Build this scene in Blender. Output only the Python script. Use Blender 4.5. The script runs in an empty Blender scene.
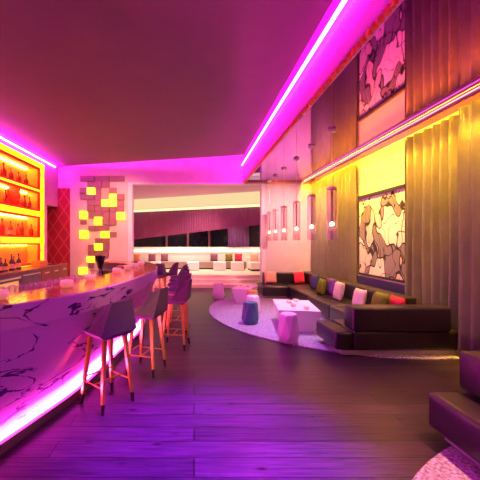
import bpy, bmesh, math, random
from mathutils import Vector, Matrix
random.seed(7)
PI = math.pi
SC = bpy.context.scene
COL = SC.collection

# ---------------------------------------------------------------- camera, world, exposure
cam_d = bpy.data.cameras.new('camera'); cam = bpy.data.objects.new('camera', cam_d); COL.objects.link(cam)
cam.location = (0, 0, 1.7); cam.rotation_euler = (PI/2, 0, 0)
cam_d.sensor_width = 36; cam_d.lens = 24.0
cam_d.shift_x = (240-194)/480; cam_d.shift_y = (242-240)/480
cam_d.clip_start = .05; cam_d.clip_end = 200
SC.camera = cam
w = bpy.data.worlds.new('world'); SC.world = w; w.use_nodes = True
w.node_tree.nodes['Background'].inputs[0].default_value = (.10, .02, .16, 1)
w.node_tree.nodes['Background'].inputs[1].default_value = .25
vs = SC.view_settings
vs.view_transform = 'Standard'; vs.look = 'None'; vs.gamma = 1; vs.use_curve_mapping = False; vs.exposure = -0.32

def spot(loc, target, col, power, angle=80, blend=1.0, r=.06):
    l = bpy.data.lights.new('added_spot', 'SPOT'); l.color = col; l.energy = power
    l.spot_size = math.radians(angle); l.spot_blend = blend; l.shadow_soft_size = r
    o = bpy.data.objects.new('added_spot', l); COL.objects.link(o); o.location = loc
    o.rotation_euler = (Vector(target)-Vector(loc)).to_track_quat('-Z', 'Y').to_euler()
    return o
MAG = (1, .02, .62); VIO = (.25, .03, 1); PINK = (1, .30, .42); AMB = (1, .42, .10)
# spot lamps added to colour and brighten lounge, bar and niche
spot((.35, 2.3, 4.2), (.12, 2.55, 0), (.28, .012, 1), 9500, 42)
spot((-.7, 4.6, 4.2), (-.7, 4.3, 0), (1, .01, .28), 520, 50)
spot((.8, 6.3, 4.2), (.7, 6.0, 0), (.12, .03, 1), 260, 64)
spot((2.7, 2.3, 3.7), (2.0, 2.6, 0), (1, .36, .24), 1200, 62)
spot((3.3, 5.2, 3.7), (3.1, 5.3, 0), (1, .30, .36), 110, 46)
spot((3.0, 8.0, 3.7), (3.0, 8.0, 0), (1, .36, .42), 210, 84)
spot((3.4, 8.7, 3.7), (2.95, 11.0, 1.7), (1, .40, .38), 760, 96)
spot((2.0, 6.6, 3.7), (1.6, 6.8, 0), (.80, .66, 1), 560, 66)
spot((2.6, 7.1, 3.7), (4.12, 7.05, 1.7), (1, .48, .40), 170, 56)
spot((-1.9, 8.3, 4.2), (-2.7, 11, 1.9), (1, .33, .13), 950, 80)
spot((-1.9, 4.4, 4.2), (-1.7, 4.5, 1.2), (1, .50, .04), 160, 60)
spot((-.2, 1.6, 4.2), (-.75, 4.2, .5), (1, .80, .05), 560, 24)
spot((1.0, 4.6, 4.2), (2.7, 5.4, .2), (.40, .12, 1), 260, 50)
spot((-1.9, 6.6, 4.2), (-4.4, 7.9, 2.5), (1, .20, .15), 260, 62)
spot((0, 12.4, 3.6), (0, 13.6, .2), (1, .62, .45), 320, 110)
spot((-.5, 14.9, 3.15), (-.9, 14.75, .4), (1, .72, .48), 620, 125)  # added behind the blind to brighten the niche seats, as is the next
spot((1.9, 14.6, 3.15), (1.7, 14.7, .4), (1, .72, .48), 560, 125)
spot((-3.2, 9.2, 4.2), (-4.5, 11, 2.0), (1, .03, .06), 40, 50)
spot((-2.6, 6.8, 4.2), (-3.9, 8.4, .9), (1, .35, .12), 260, 60)

def strip_area(name, loc, rot, sx, sy, col, power, spread):
    l = bpy.data.lights.new(name, 'AREA'); l.shape = 'RECTANGLE'; l.size = sx; l.size_y = sy; l.color = col; l.energy = power; l.spread = math.radians(spread)
    o = bpy.data.objects.new(name, l); COL.objects.link(o); o.location = loc; o.rotation_euler = rot; return o
# downward beam of the amber light strip in the curtain rail
strip_area('rail_beam', (3.80, 5.9, 3.70), (0, math.radians(-12), 0), .03, 9.4, (1, .53, .005), 330, 50)
# ---------------------------------------------------------------- materials
def mat(name, col, rough=.5, metal=0, emit=None, es=1, trans=0, noise=None, spec=None, bump=None, coat=0, alpha=1, ior=None):
    m = bpy.data.materials.new(name); m.use_nodes = True
    nt = m.node_tree; b = nt.nodes['Principled BSDF']
    b.inputs['Base Color'].default_value = (*col, 1); b.inputs['Roughness'].default_value = rough
    b.inputs['Metallic'].default_value = metal; b.inputs['Transmission Weight'].default_value = trans
    b.inputs['Coat Weight'].default_value = coat
    if ior: b.inputs['IOR'].default_value = ior
    if spec is not None: b.inputs['Specular IOR Level'].default_value = spec
    if emit: b.inputs['Emission Color'].default_value = (*emit, 1); b.inputs['Emission Strength'].default_value = es
    tc = nt.nodes.new('ShaderNodeTexCoord')
    if noise:   # (scale, colour2, contrast low, high)
        n = nt.nodes.new('ShaderNodeTexNoise'); n.inputs['Scale'].default_value = noise[0]; n.inputs['Detail'].default_value = 5
        r = nt.nodes.new('ShaderNodeValToRGB'); r.color_ramp.elements[0].position = noise[2]; r.color_ramp.elements[1].position = noise[3]
        r.color_ramp.elements[0].color = (*col, 1); r.color_ramp.elements[1].color = (*noise[1], 1)
        nt.links.new(tc.outputs['Object'], n.inputs['Vector']); nt.links.new(n.outputs['Fac'], r.inputs['Fac'])
        nt.links.new(r.outputs['Color'], b.inputs['Base Color'])
    if bump:    # (scale, strength)
        n = nt.nodes.new('ShaderNodeTexNoise'); n.inputs['Scale'].default_value = bump[0]; n.inputs['Detail'].default_value = 4
        bp = nt.nodes.new('ShaderNodeBump'); bp.inputs['Strength'].default_value = bump[1]; bp.inputs['Distance'].default_value = .01
        nt.links.new(tc.outputs['Object'], n.inputs['Vector']); nt.links.new(n.outputs['Fac'], bp.inputs['Height'])
        nt.links.new(bp.outputs['Normal'], b.inputs['Normal'])
    return m
def led(name, col, s):
    m = bpy.data.materials.new(name); m.use_nodes = True; nt = m.node_tree
    nt.nodes.remove(nt.nodes['Principled BSDF']); e = nt.nodes.new('ShaderNodeEmission')
    e.inputs[0].default_value = (*col, 1); e.inputs[1].default_value = s
    nt.links.new(e.outputs[0], nt.nodes['Material Output'].inputs[0]); return m

def wood_floor_mat():
    m = mat('dark_plank_floor', (.03, .02, .02), .3, spec=.3); nt = m.node_tree; N = nt.nodes; L = nt.links; b = N['Principled BSDF']
    tc = N.new('ShaderNodeTexCoord')
    br = N.new('ShaderNodeTexBrick'); br.inputs['Scale'].default_value = 1; br.inputs['Brick Width'].default_value = 3.1
    br.inputs['Row Height'].default_value = .21; br.inputs['Mortar Size'].default_value = .006; br.inputs['Mortar Smooth'].default_value = .3
    br.inputs['Color1'].default_value = (.062, .036, .056, 1); br.inputs['Color2'].default_value = (.034, .019, .032, 1); br.inputs['Mortar'].default_value = (.004, .003, .003, 1)
    br.offset = .37; L.new(tc.outputs['Object'], br.inputs['Vector'])
    mp = N.new('ShaderNodeMapping'); mp.inputs['Scale'].default_value = (1.1, 16, 1); L.new(tc.outputs['Object'], mp.inputs['Vector'])
    n = N.new('ShaderNodeTexNoise'); n.inputs['Scale'].default_value = 2.2; n.inputs['Detail'].default_value = 6; n.inputs['Distortion'].default_value = .6
    L.new(mp.outputs[0], n.inputs['Vector'])
    vo = N.new('ShaderNodeTexVoronoi'); vo.inputs['Scale'].default_value = 1.0
    mp2 = N.new('ShaderNodeMapping'); mp2.inputs['Scale'].default_value = (2.2, 4.6, 1); L.new(tc.outputs['Object'], mp2.inputs['Vector']); L.new(mp2.outputs[0], vo.inputs['Vector'])
    kr = N.new('ShaderNodeValToRGB'); kr.color_ramp.elements[0].position = .04; kr.color_ramp.elements[1].position = .12
    kr.color_ramp.elements[0].color = (.15, .15, .15, 1); L.new(vo.outputs['Distance'], kr.inputs['Fac'])
    gr = N.new('ShaderNodeValToRGB'); gr.color_ramp.elements[0].position = .3; gr.color_ramp.elements[1].position = .7
    gr.color_ramp.elements[0].color = (.45, .45, .45, 1); gr.color_ramp.elements[1].color = (1.3, 1.3, 1.3, 1); L.new(n.outputs['Fac'], gr.inputs['Fac'])
    m1 = N.new('ShaderNodeMix'); m1.data_type = 'RGBA'; m1.blend_type = 'MULTIPLY'; m1.inputs[0].default_value = 1
    L.new(br.outputs['Color'], m1.inputs[6]); L.new(gr.outputs['Color'], m1.inputs[7])
    m2 = N.new('ShaderNodeMix'); m2.data_type = 'RGBA'; m2.blend_type = 'MULTIPLY'; m2.inputs[0].default_value = 1
    L.new(m1.outputs[2], m2.inputs[6]); L.new(kr.outputs['Color'], m2.inputs[7]); L.new(m2.outputs[2], b.inputs['Base Color'])
    rr = N.new('ShaderNodeMapRange'); rr.inputs['To Min'].default_value = .22; rr.inputs['To Max'].default_value = .42
    L.new(n.outputs['Fac'], rr.inputs['Value']); L.new(rr.outputs[0], b.inputs['Roughness'])
    mx = N.new('ShaderNodeMath'); mx.operation = 'MULTIPLY_ADD'; mx.inputs[1].default_value = -1.2
    L.new(br.outputs['Fac'], mx.inputs[0]); L.new(n.outputs['Fac'], mx.inputs[2])
    bp = N.new('ShaderNodeBump'); bp.inputs['Strength'].default_value = .35; bp.inputs['Distance'].default_value = .006
    L.new(mx.outputs[0], bp.inputs['Height']); L.new(bp.outputs[0], b.inputs['Normal']); return m
def marble_mat(name, base, vein, scale, rough, w0=.02, emit=None, es=0):
    m = mat(name, base, rough); nt = m.node_tree; N = nt.nodes; L = nt.links; b = N['Principled BSDF']
    tc = N.new('ShaderNodeTexCoord'); mp = N.new('ShaderNodeMapping'); mp.inputs['Rotation'].default_value = (.4, .7, .5); mp.inputs['Scale'].default_value = (.7, .35, 1.5)
    L.new(tc.outputs['Object'], mp.inputs['Vector'])
    n = N.new('ShaderNodeTexNoise'); n.inputs['Scale'].default_value = scale; n.inputs['Detail'].default_value = 5; n.inputs['Distortion'].default_value = 1.0; L.new(mp.outputs[0], n.inputs['Vector'])
    s = N.new('ShaderNodeMath'); s.operation = 'SUBTRACT'; s.inputs[1].default_value = .5; L.new(n.outputs['Fac'], s.inputs[0])
    a = N.new('ShaderNodeMath'); a.operation = 'ABSOLUTE'; L.new(s.outputs[0], a.inputs[0])
    n2 = N.new('ShaderNodeTexNoise'); n2.inputs['Scale'].default_value = scale*1.7; L.new(mp.outputs[0], n2.inputs['Vector'])
    r2 = N.new('ShaderNodeMapRange'); r2.inputs['From Min'].default_value = .42; r2.inputs['From Max'].default_value = .62; r2.inputs['To Min'].default_value = w0*2.4; r2.inputs['To Max'].default_value = -w0*.9
    L.new(n2.outputs['Fac'], r2.inputs['Value'])
    d = N.new('ShaderNodeMath'); d.operation = 'SUBTRACT'; L.new(a.outputs[0], d.inputs[0]); L.new(r2.outputs[0], d.inputs[1])
    r = N.new('ShaderNodeValToRGB'); r.color_ramp.elements[0].position = 0; r.color_ramp.elements[1].position = w0
    r.color_ramp.elements[0].color = (*vein, 1); r.color_ramp.elements[1].color = (*base, 1); L.new(d.outputs[0], r.inputs['Fac'])
    L.new(r.outputs['Color'], b.inputs['Base Color'])
    if emit:
        mm = N.new('ShaderNodeMix'); mm.data_type = 'RGBA'; mm.blend_type = 'MULTIPLY'; mm.inputs[0].default_value = .8
        mm.inputs[6].default_value = (*emit, 1); L.new(r.outputs['Color'], mm.inputs[7]); L.new(mm.outputs[2], b.inputs['Emission Color']); b.inputs['Emission Strength'].default_value = es
    return m
def quilt_mat():
    m = mat('red_quilted_panel', (.35, .03, .04), .5); nt = m.node_tree; N = nt.nodes; L = nt.links; b = N['Principled BSDF']
    tc = N.new('ShaderNodeTexCoord'); sx = N.new('ShaderNodeSeparateXYZ'); L.new(tc.outputs['Object'], sx.inputs[0])
    def tri(sign):
        a = N.new('ShaderNodeMath'); a.operation = 'MULTIPLY_ADD'; a.inputs[1].default_value = sign*1.5; L.new(sx.outputs[0], a.inputs[0]); L.new(sx.outputs[2], a.inputs[2])
        p = N.new('ShaderNodeMath'); p.operation = 'PINGPONG'; p.inputs[1].default_value = .28; L.new(a.outputs[0], p.inputs[0]); return p
    p1, p2 = tri(1), tri(-1); mn = N.new('ShaderNodeMath'); mn.operation = 'MINIMUM'; L.new(p1.outputs[0], mn.inputs[0]); L.new(p2.outputs[0], mn.inputs[1])
    r = N.new('ShaderNodeValToRGB'); r.color_ramp.elements[0].color = (.62, .10, .08, 1); r.color_ramp.elements[1].color = (.38, .02, .04, 1); r.color_ramp.elements[1].position = .06
    L.new(mn.outputs[0], r.inputs['Fac']); L.new(r.outputs['Color'], b.inputs['Base Color']); return m
def art_mat(sc=1.0, seed=0):
    m = mat('inked_canvas', (.85, .62, .5), .6); nt = m.node_tree; N = nt.nodes; L = nt.links; b = N['Principled BSDF']
    tc = N.new('ShaderNodeTexCoord'); mp = N.new('ShaderNodeMapping'); mp.inputs['Location'].default_value = (seed, 0, seed*1.7); mp.inputs['Scale'].default_value = (1, 1.25, .9)
    L.new(tc.outputs['Object'], mp.inputs['Vector'])
    n = N.new('ShaderNodeTexNoise'); n.inputs['Scale'].default_value = 1.6; n.inputs['Detail'].default_value = 1; L.new(mp.outputs[0], n.inputs['Vector'])
    ad = N.new('ShaderNodeMix'); ad.data_type = 'RGBA'; ad.blend_type = 'LINEAR_LIGHT'; ad.inputs[0].default_value = .5; L.new(mp.outputs[0], ad.inputs[6]); L.new(n.outputs['Color'], ad.inputs[7])
    def vor(s, w):
        v = N.new('ShaderNodeTexVoronoi'); v.feature = 'DISTANCE_TO_EDGE'; v.inputs['Scale'].default_value = s; L.new(ad.outputs[2], v.inputs['Vector'])
        r = N.new('ShaderNodeValToRGB'); r.color_ramp.elements[0].position = w; r.color_ramp.elements[1].position = w+.012
        r.color_ramp.elements[0].color = (.01, .01, .015, 1); r.color_ramp.elements[1].color = (1, 1, 1, 1); L.new(v.outputs['Distance'], r.inputs['Fac']); return r
    r1 = vor(1.35*sc, .018); 
    nn = N.new('ShaderNodeTexNoise'); nn.inputs['Scale'].default_value = 1.5; nn.inputs['Detail'].default_value = .5; nn.inputs['Distortion'].default_value = .8; L.new(mp.outputs[0], nn.inputs['Vector'])
    pp = N.new('ShaderNodeMath'); pp.operation = 'PINGPONG'; pp.inputs[1].default_value = .08; L.new(nn.outputs['Fac'], pp.inputs[0])
    r2 = N.new('ShaderNodeValToRGB'); r2.color_ramp.elements[0].position = .004; r2.color_ramp.elements[1].position = .007; r2.color_ramp.elements[0].color = (.02, .02, .03, 1); L.new(pp.outputs[0], r2.inputs['Fac'])
    v = N.new('ShaderNodeTexVoronoi'); v.inputs['Scale'].default_value = 1.35*sc; L.new(ad.outputs[2], v.inputs['Vector'])
    s = N.new('ShaderNodeSeparateColor'); L.new(v.outputs['Color'], s.inputs[0])
    f = N.new('ShaderNodeValToRGB'); f.color_ramp.interpolation = 'CONSTANT'
    f.color_ramp.elements[0].color = (.03, .03, .04, 1); f.color_ramp.elements[1].position = .13; f.color_ramp.elements[1].color = (.22, .19, .2, 1)
    e = f.color_ramp.elements.new(.36); e.color = (.72, .58, .52, 1); e = f.color_ramp.elements.new(.55); e.color = (.9, .78, .72, 1); L.new(s.outputs[0], f.inputs['Fac'])
    c = f
    for r in (r1, r2):
        mm = N.new('ShaderNodeMix'); mm.data_type = 'RGBA'; mm.blend_type = 'MULTIPLY'; mm.inputs[0].default_value = 1
        L.new(c.outputs['Color'] if c is f else c.outputs[2], mm.inputs[6]); L.new(r.outputs['Color'], mm.inputs[7]); c = mm
    L.new(c.outputs[2], b.inputs['Base Color']); return m

M = {}
M['floor'] = wood_floor_mat()
M['ceil'] = mat('ceiling_paint', (.32, .13, .27), .75, noise=(1.5, (.34, .14, .28), .4, .6))
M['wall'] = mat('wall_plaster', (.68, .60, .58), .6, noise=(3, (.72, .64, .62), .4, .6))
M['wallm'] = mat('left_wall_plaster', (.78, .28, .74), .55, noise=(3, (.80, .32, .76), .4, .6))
M['white'] = mat('white_paint', (.85, .82, .82), .45, bump=(60, .05))
M['dark'] = mat('dark_wall_paint', (.05, .05, .12), .5, noise=(2, (.06, .06, .15), .3, .7))
M['mirror'] = mat('glossy_tinted_ceiling', (.42, .03, .85), .03, 1, noise=(1, (.43, .035, .86), .3, .7))
M['quilt'] = quilt_mat()
M['rib'] = mat('ribbed_panel', (.7, .35, .6), .5, noise=(20, (.75, .4, .65), .3, .7))
M['bead'] = mat('bead_trim', (.7, .12, .05), .3, .5, noise=(20, (.9, .3, .1), .3, .7))
M['gold'] = mat('brass', (.52, .44, .04), .30, .65, noise=(14, (.60, .50, .05), .3, .7))
M['rail'] = mat('rail_metal', (.75, .5, .45), .3, .8, noise=(14, (.8, .55, .5), .3, .7))
M['marble'] = marble_mat('purple_veined_marble', (.42, .20, .50), (.04, .01, .10), 2.4, .22, .006)
M['top'] = mat('amber_counter', (.34, .13, .03), .14, noise=(5, (.46, .20, .04), .35, .65), spec=.3)
M['plinth'] = mat('plinth_stone', (.10, .07, .07), .35, noise=(9, (.15, .1, .1), .3, .7))
M['glow_marble'] = marble_mat('yellow_glow_marble', (.75, .42, .05), (.25, .12, .02), .9, .3, .006, (1.4, 1.5, .0), 1.9)  # yellow light on the marble face put in as emission
M['shelfred'] = mat('red_lacquer', (.80, .0, .03), .45, noise=(6, (.75, .0, .02), .3, .7))
M['shelfback'] = mat('amber_panel', (1, .70, .10), .45, noise=(2.2, (1, .50, .06), .35, .7))
M['bottle'] = mat('red_bottle_glass', (.45, .02, .01), .1, coat=.3, noise=(8, (.55, .03, .01), .3, .7))
M['bottledark'] = mat('dark_bottle_glass', (.06, .02, .02), .1, coat=.5, noise=(8, (.1, .03, .02), .3, .7))
M['label'] = mat('paper_label', (.8, .5, .3), .6, noise=(30, (.7, .4, .2), .3, .7))
M['wood'] = mat('cabinet_wood', (.25, .10, .05), .4, noise=(6, (.35, .15, .07), .35, .65))
M['grey'] = mat('grey_cabinet', (.16, .13, .13), .35, noise=(6, (.2, .16, .16), .35, .65))
M['steel'] = mat('steel', (.6, .58, .58), .25, 1, noise=(20, (.66, .64, .64), .3, .7))
M['stool'] = mat('dark_mauve_fabric', (.085, .06, .075), .8, noise=(60, (.11, .08, .10), .3, .7), bump=(150, .2))
M['tip'] = mat('dark_leg_tip', (.03, .02, .02), .4, .5, noise=(10, (.04, .03, .02), .3, .7))
M['leather'] = mat('dark_brown_leather', (.016, .008, .018), .34, noise=(4, (.024, .012, .025), .3, .7), bump=(90, .10), spec=.7)
M['sofaplinth'] = mat('sofa_plinth_metal', (.42, .38, .46), .35, .4, noise=(8, (.5, .45, .52), .3, .7))
M['rug'] = mat('speckled_rug', (.22, .19, .25), .95, noise=(45, (.62, .55, .66), .38, .62), bump=(80, .8))
M['curtain'] = mat('taupe_curtain', (.30, .265, .25), .8, noise=(3, (.36, .32, .30), .3, .7), bump=(120, .1))
M['canvas'] = art_mat()
M['frame'] = mat('black_frame', (.015, .012, .02), .4, noise=(8, (.02, .02, .03), .3, .7))
M['poufw'] = mat('white_lacquer', (.85, .78, .80), .35, noise=(4, (.88, .82, .84), .3, .7))
M['poufteal'] = mat('teal_lacquer', (.05, .15, .20), .35, noise=(4, (.06, .18, .22), .3, .7))
M['poufgold'] = mat('gold_lacquer', (.60, .36, .10), .4, noise=(4, (.66, .42, .14), .3, .7))
def glassmat():
    m = bpy.data.materials.new('clear_glass'); m.use_nodes = True; nt = m.node_tree; N = nt.nodes
    b = N['Principled BSDF']; b.inputs['Base Color'].default_value = (1, .92, .92, 1); b.inputs['Roughness'].default_value = .04; b.inputs['Coat Weight'].default_value = .5
    t = N.new('ShaderNodeBsdfTransparent'); t.inputs[0].default_value = (1, .94, .95, 1); mx = N.new('ShaderNodeMixShader')
    fr = N.new('ShaderNodeLayerWeight'); fr.inputs[0].default_value = .45; mr = N.new('ShaderNodeMapRange'); mr.inputs['To Min'].default_value = .03; mr.inputs['To Max'].default_value = .42
    nt.links.new(fr.outputs['Facing'], mr.inputs[0]); nt.links.new(mr.outputs[0], mx.inputs[0]); nt.links.new(t.outputs[0], mx.inputs[1]); nt.links.new(b.outputs[0], mx.inputs[2])
    nt.links.new(mx.outputs[0], N['Material Output'].inputs[0]); return m
M['glass'] = glassmat()
M['night'] = mat('night_window', (.006, .006, .01), .08, noise=(9, (.03, .012, .02), .55, .75))
M['blind'] = mat('pleated_blind', (.30, .07, .20), .7, noise=(4, (.34, .085, .23), .3, .7))
M['drape'] = mat('violet_drape', (.22, .06, .26), .7, noise=(4, (.28, .08, .3), .3, .7))
M['candle'] = mat('pink_frosted_glass', (.9, .55, .5), .3, emit=(1, .35, .25), es=.35, noise=(20, (.9, .65, .6), .3, .7))
M['vase'] = mat('black_ceramic', (.02, .015, .02), .2, noise=(5, (.03, .02, .03), .3, .7))
M['block'] = mat('brown_wall_block', (.24, .13, .15), .5, noise=(6, (.30, .17, .18), .3, .7))
M['blocklit'] = mat('lit_amber_block', (1, .8, .1), .4, emit=(1, .62, .005), es=3.6)
M['blockpink'] = mat('salmon_wall_block', (.9, .45, .25), .5, noise=(6, (.95, .5, .3), .3, .7))
M['boxamber'] = mat('amber_acrylic', (.8, .3, .05), .2, noise=(5, (.85, .35, .08), .3, .7))
M['fridge'] = mat('lit_fridge_glass', (.6, .4, .15), .2, emit=(1, .5, .12), es=.7)
M['led_mag'] = led('magenta_led', (1, .02, .78), 95)
M['led_magw'] = led('magenta_led_left', (1, .02, .80), 140)
M['led_bar'] = led('bar_base_led', (1, .045, .55), 135)
M['led_yel'] = led('amber_led', (1, .60, .005), 210)
M['led_shelf'] = led('shelf_led', (1, .68, .14), 38)
M['led_warm'] = led('warm_led', (1, .86, .42), 1.8)
M['led_pend'] = led('pendant_bulb', (1, .66, .4), 9)
CU = {}
for k, c in dict(red=(.65, .02, .08), green=(.15, .24, .01), purple=(.16, .06, .34), white=(.85, .68, .70), blue=(.05, .07, .16), peach=(.85, .42, .30), plum=(.22, .08, .15), orange=(.8, .30, .14), olive=(.20, .17, .02)).items():
    CU[k] = mat(k+'_cushion_fabric', c, .85, noise=(40, tuple(min(1, x*1.15) for x in c), .3, .7), bump=(120, .25))

# ---------------------------------------------------------------- helpers
def obj(name, bm, m, parent=None, smooth=False):
    me = bpy.data.meshes.new(name); bmesh.ops.recalc_face_normals(bm, faces=bm.faces); bm.to_mesh(me); bm.free()
    me.materials.append(m)
    if smooth:
        for p in me.polygons: p.use_smooth = True
    o = bpy.data.objects.new(name, me); COL.objects.link(o)
    if parent: o.parent = parent
    return o
def swept(name, bm, m, parent):
    o = obj(name, bm, m, parent, True); o.data.set_sharp_from_angle(angle=math.radians(20)); return o
def tag(o, label, cat, group=None, kind=None):
    o['label'] = label; o['category'] = cat
    if group: o['group'] = group
    if kind: o['kind'] = kind
    return o
def thing(name, label, cat, loc=(0, 0, 0), rz=0, group=None):
    o = bpy.data.objects.new(name, None); COL.objects.link(o); o.location = loc; o.rotation_euler = (0, 0, rz); o.empty_display_size = .1
    return tag(o, label, cat, group)
def struct(o): o['kind'] = 'structure'; return o
def copy_tree(o, parent=None):
    c = o.copy(); COL.objects.link(c)
    if parent: c.parent = parent
    for ch in [x for x in bpy.data.objects if x.parent == o]: copy_tree(ch, c)
    return c
def dup(o, loc, rz, label, group=None, scale=None):
    c = copy_tree(o); c.location = loc; c.rotation_euler = (0, 0, rz); c['label'] = label
    if group: c['group'] = group
    if scale: c.scale = scale
    return c
def box(bm, x0, x1, y0, y1, z0, z1, bev=0, seg=2):
    r = bmesh.ops.create_cube(bm, size=1); vs_ = r['verts']
    for v in vs_: v.co = Vector((x0+(v.co.x+.5)*(x1-x0), y0+(v.co.y+.5)*(y1-y0), z0+(v.co.z+.5)*(z1-z0)))
    if bev:
        es = list({e for v in vs_ for e in v.link_edges})
        bmesh.ops.bevel(bm, geom=es, offset=bev, segments=seg, affect='EDGES', profile=.5)
    return bm
def B(*a, **k): return box(bmesh.new(), *a, **k)
def hexa(bm, bot, top):
    """frustum from bottom and top loops of equal length"""
    a = [bm.verts.new(p) for p in bot]; b = [bm.verts.new(p) for p in top]; n = len(a)
    bm.faces.new(a[::-1]); bm.faces.new(b)
    for i in range(n): bm.faces.new((a[i], a[(i+1) % n], b[(i+1) % n], b[i]))
    return bm
def lathe(prof, seg=16, c=(0, 0, 0), bm=None):
    bm = bm or bmesh.new(); rings = []
    for r, z in prof:
        if r < 1e-5: rings.append([bm.verts.new((c[0], c[1], c[2]+z))])
        else: rings.append([bm.verts.new((c[0]+r*math.cos(2*PI*i/seg), c[1]+r*math.sin(2*PI*i/seg), c[2]+z)) for i in range(seg)])
    for a, b in zip(rings, rings[1:]):
        for i in range(seg):
            j = (i+1) % seg
            if len(a) == 1 and len(b) == 1: continue
            if len(a) == 1: bm.faces.new((a[0], b[j], b[i]))
            elif len(b) == 1: bm.faces.new((a[i], a[j], b[0]))
            else: bm.faces.new((a[i], a[j], b[j], b[i]))
    return bm
def bar(bm, p, q, r0, r1=None, seg=4, rot=PI/4):
    p, q = Vector(p), Vector(q); r1 = r0 if r1 is None else r1
    z = (q-p).normalized(); x = z.cross(Vector((0, 1, .01))).normalized(); y = z.cross(x)
    f = lambda c, r: [c+x*r*math.cos(rot+2*PI*i/seg)+y*r*math.sin(rot+2*PI*i/seg) for i in range(seg)]
    return hexa(bm, f(p, r0), f(q, r1))
def resample(pts, n):
    """smooth Catmull-Rom curve through pts, n samples evenly by parameter"""
    P = [Vector(p) for p in pts]; P = [2*P[0]-P[1]]+P+[2*P[-1]-P[-2]]; m = len(P)-3; out = []
    for k in range(n):
        t = k/(n-1)*m; i = min(int(t), m-1); u = t-i; a, b, c, d = P[i:i+4]
        out.append(.5*((2*b)+(c-a)*u+(2*a-5*b+4*c-d)*u*u+(3*b-a-3*c+d)*u**3))
    return out
def px(x, y, Y): return ((x-194)*Y/320, Y, 1.7-(y-242)*Y/320)

# ---------------------------------------------------------------- setting
D = 11.0; XL = -4.68; XR = 4.16; XF = 1.75; ZM = 3.76
ZC = 4.28; XE = 1.48
struct(obj('floor', B(-5.6, 4.6, -2, 16.2, -.1, 0), M['floor']))
CP = [(XL, -2), (XE, -2), (XE, 9.45), (XL, 10.93)]
struct(obj('ceiling', hexa(bmesh.new(), [(x, y, ZC) for x, y in CP], [(x, y, ZC+.07) for x, y in CP]), M['ceil']))
struct(obj('ceiling_cove', B(-5.3, XF+.02, -2, 11.2, 4.86, 4.95), M['ceil']))
struct(obj('ceiling_tinted_mirror', B(XF+.02, XR+.1, -2, D, ZM, ZM+.05), M['mirror']))
bm = B(XF-.02, XF+.02, -2, D, ZM-.02, 4.95)
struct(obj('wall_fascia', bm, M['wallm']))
bm = bmesh.new(); y = -1.95
while y < D-.02:
    bm2 = hexa(bm, [(XF-.02, y, ZM+.02), (XF-.07, y+.03, ZM+.02), (XF-.02, y+.06, ZM+.02)], [(XF-.02, y, 4.24), (XF-.07, y+.03, 4.24), (XF-.02, y+.06, 4.24)]); y += .075
struct(obj('trim_1', bm, M['rib']))
bm = bmesh.new(); y = 1.0
while y < D-.03: box(bm, XF-.06, XF-.02, y, y+.05, ZM-.05, ZM+.01); y += .1
x = XF+.04
while x < XR-.1: box(bm, x, x+.04, D-.06, D-.01, ZM-.06, ZM-.005); x += .085
struct(obj('trim_2', bm, M['bead']))
# cove light above the ribbed panel
tag(obj('cove_light', B(XF-.14, XF-.095, -1.5, D-.1, 4.295, 4.34, bev=.01), M['led_mag']), 'long magenta strip light running along the raised ceiling edge above the ribbed band', 'strip light')
tag(obj('cove_light', B(XL+.01, XL+.045, -1, 10.75, 4.20, 4.235, bev=.005), M['led_magw']), 'thin pink strip light on top of the left wall above the bottle shelves', 'strip light')
tag(obj('cove_light', hexa(bmesh.new(), [(-4.5, 10.70, 4.355), (1.4, 9.29, 4.355), (1.4, 9.33, 4.355), (-4.5, 10.74, 4.355)], [(-4.5, 10.70, 4.39), (1.4, 9.29, 4.39), (1.4, 9.33, 4.39), (-4.5, 10.74, 4.39)]), M['led_mag']), 'magenta strip light tucked on the slanted rear edge of the dark ceiling panel', 'strip light')
# left wall
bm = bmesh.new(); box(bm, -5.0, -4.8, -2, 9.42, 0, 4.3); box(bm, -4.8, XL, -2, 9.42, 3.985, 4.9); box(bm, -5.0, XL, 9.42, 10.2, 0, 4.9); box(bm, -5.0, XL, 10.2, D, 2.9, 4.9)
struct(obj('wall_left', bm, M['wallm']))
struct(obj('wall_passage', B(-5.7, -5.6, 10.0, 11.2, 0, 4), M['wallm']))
# back wall with niche opening
ox0, ox1, oz = -2.13, 2.33, 3.70
bm = bmesh.new(); box(bm, -4.26, ox0, D, D+.2, 0, 4.9); box(bm, ox1, 4.6, D, D+.2, 0, 4.9); box(bm, ox0, ox1, D, D+.2, oz, 4.9); box(bm, -5.7, -4.26, D, D+.2, 3.55, 4.9)
struct(obj('wall_back', bm, M['wall']))
struct(obj('wall_quilted_panel', B(-5.6, -4.26, D+.02, D+.2, 0, 3.55), M['quilt']))
bm = bmesh.new(); box(bm, ox0-.13, ox0+.015, D-.04, D+.24, 0, oz+.05); box(bm, ox1-.015, ox1+.13, D-.04, D+.24, 0, oz+.05); box(bm, ox0+.015, ox1-.015, D-.04, D+.24, oz-.015, oz+.05)
struct(obj('trim_3', bm, M['white']))
struct(obj('wall_right', B(XR, XR+.2, -2, D, 0, 4.9), M['wall']))
struct(obj('baseboard_right', B(XR-.03, XR, -2, D, 0, .85), M['dark']))
struct(obj('wall_front', B(-5.0, 4.6, -2.2, -2, 0, 4.9), M['dark']))
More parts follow.
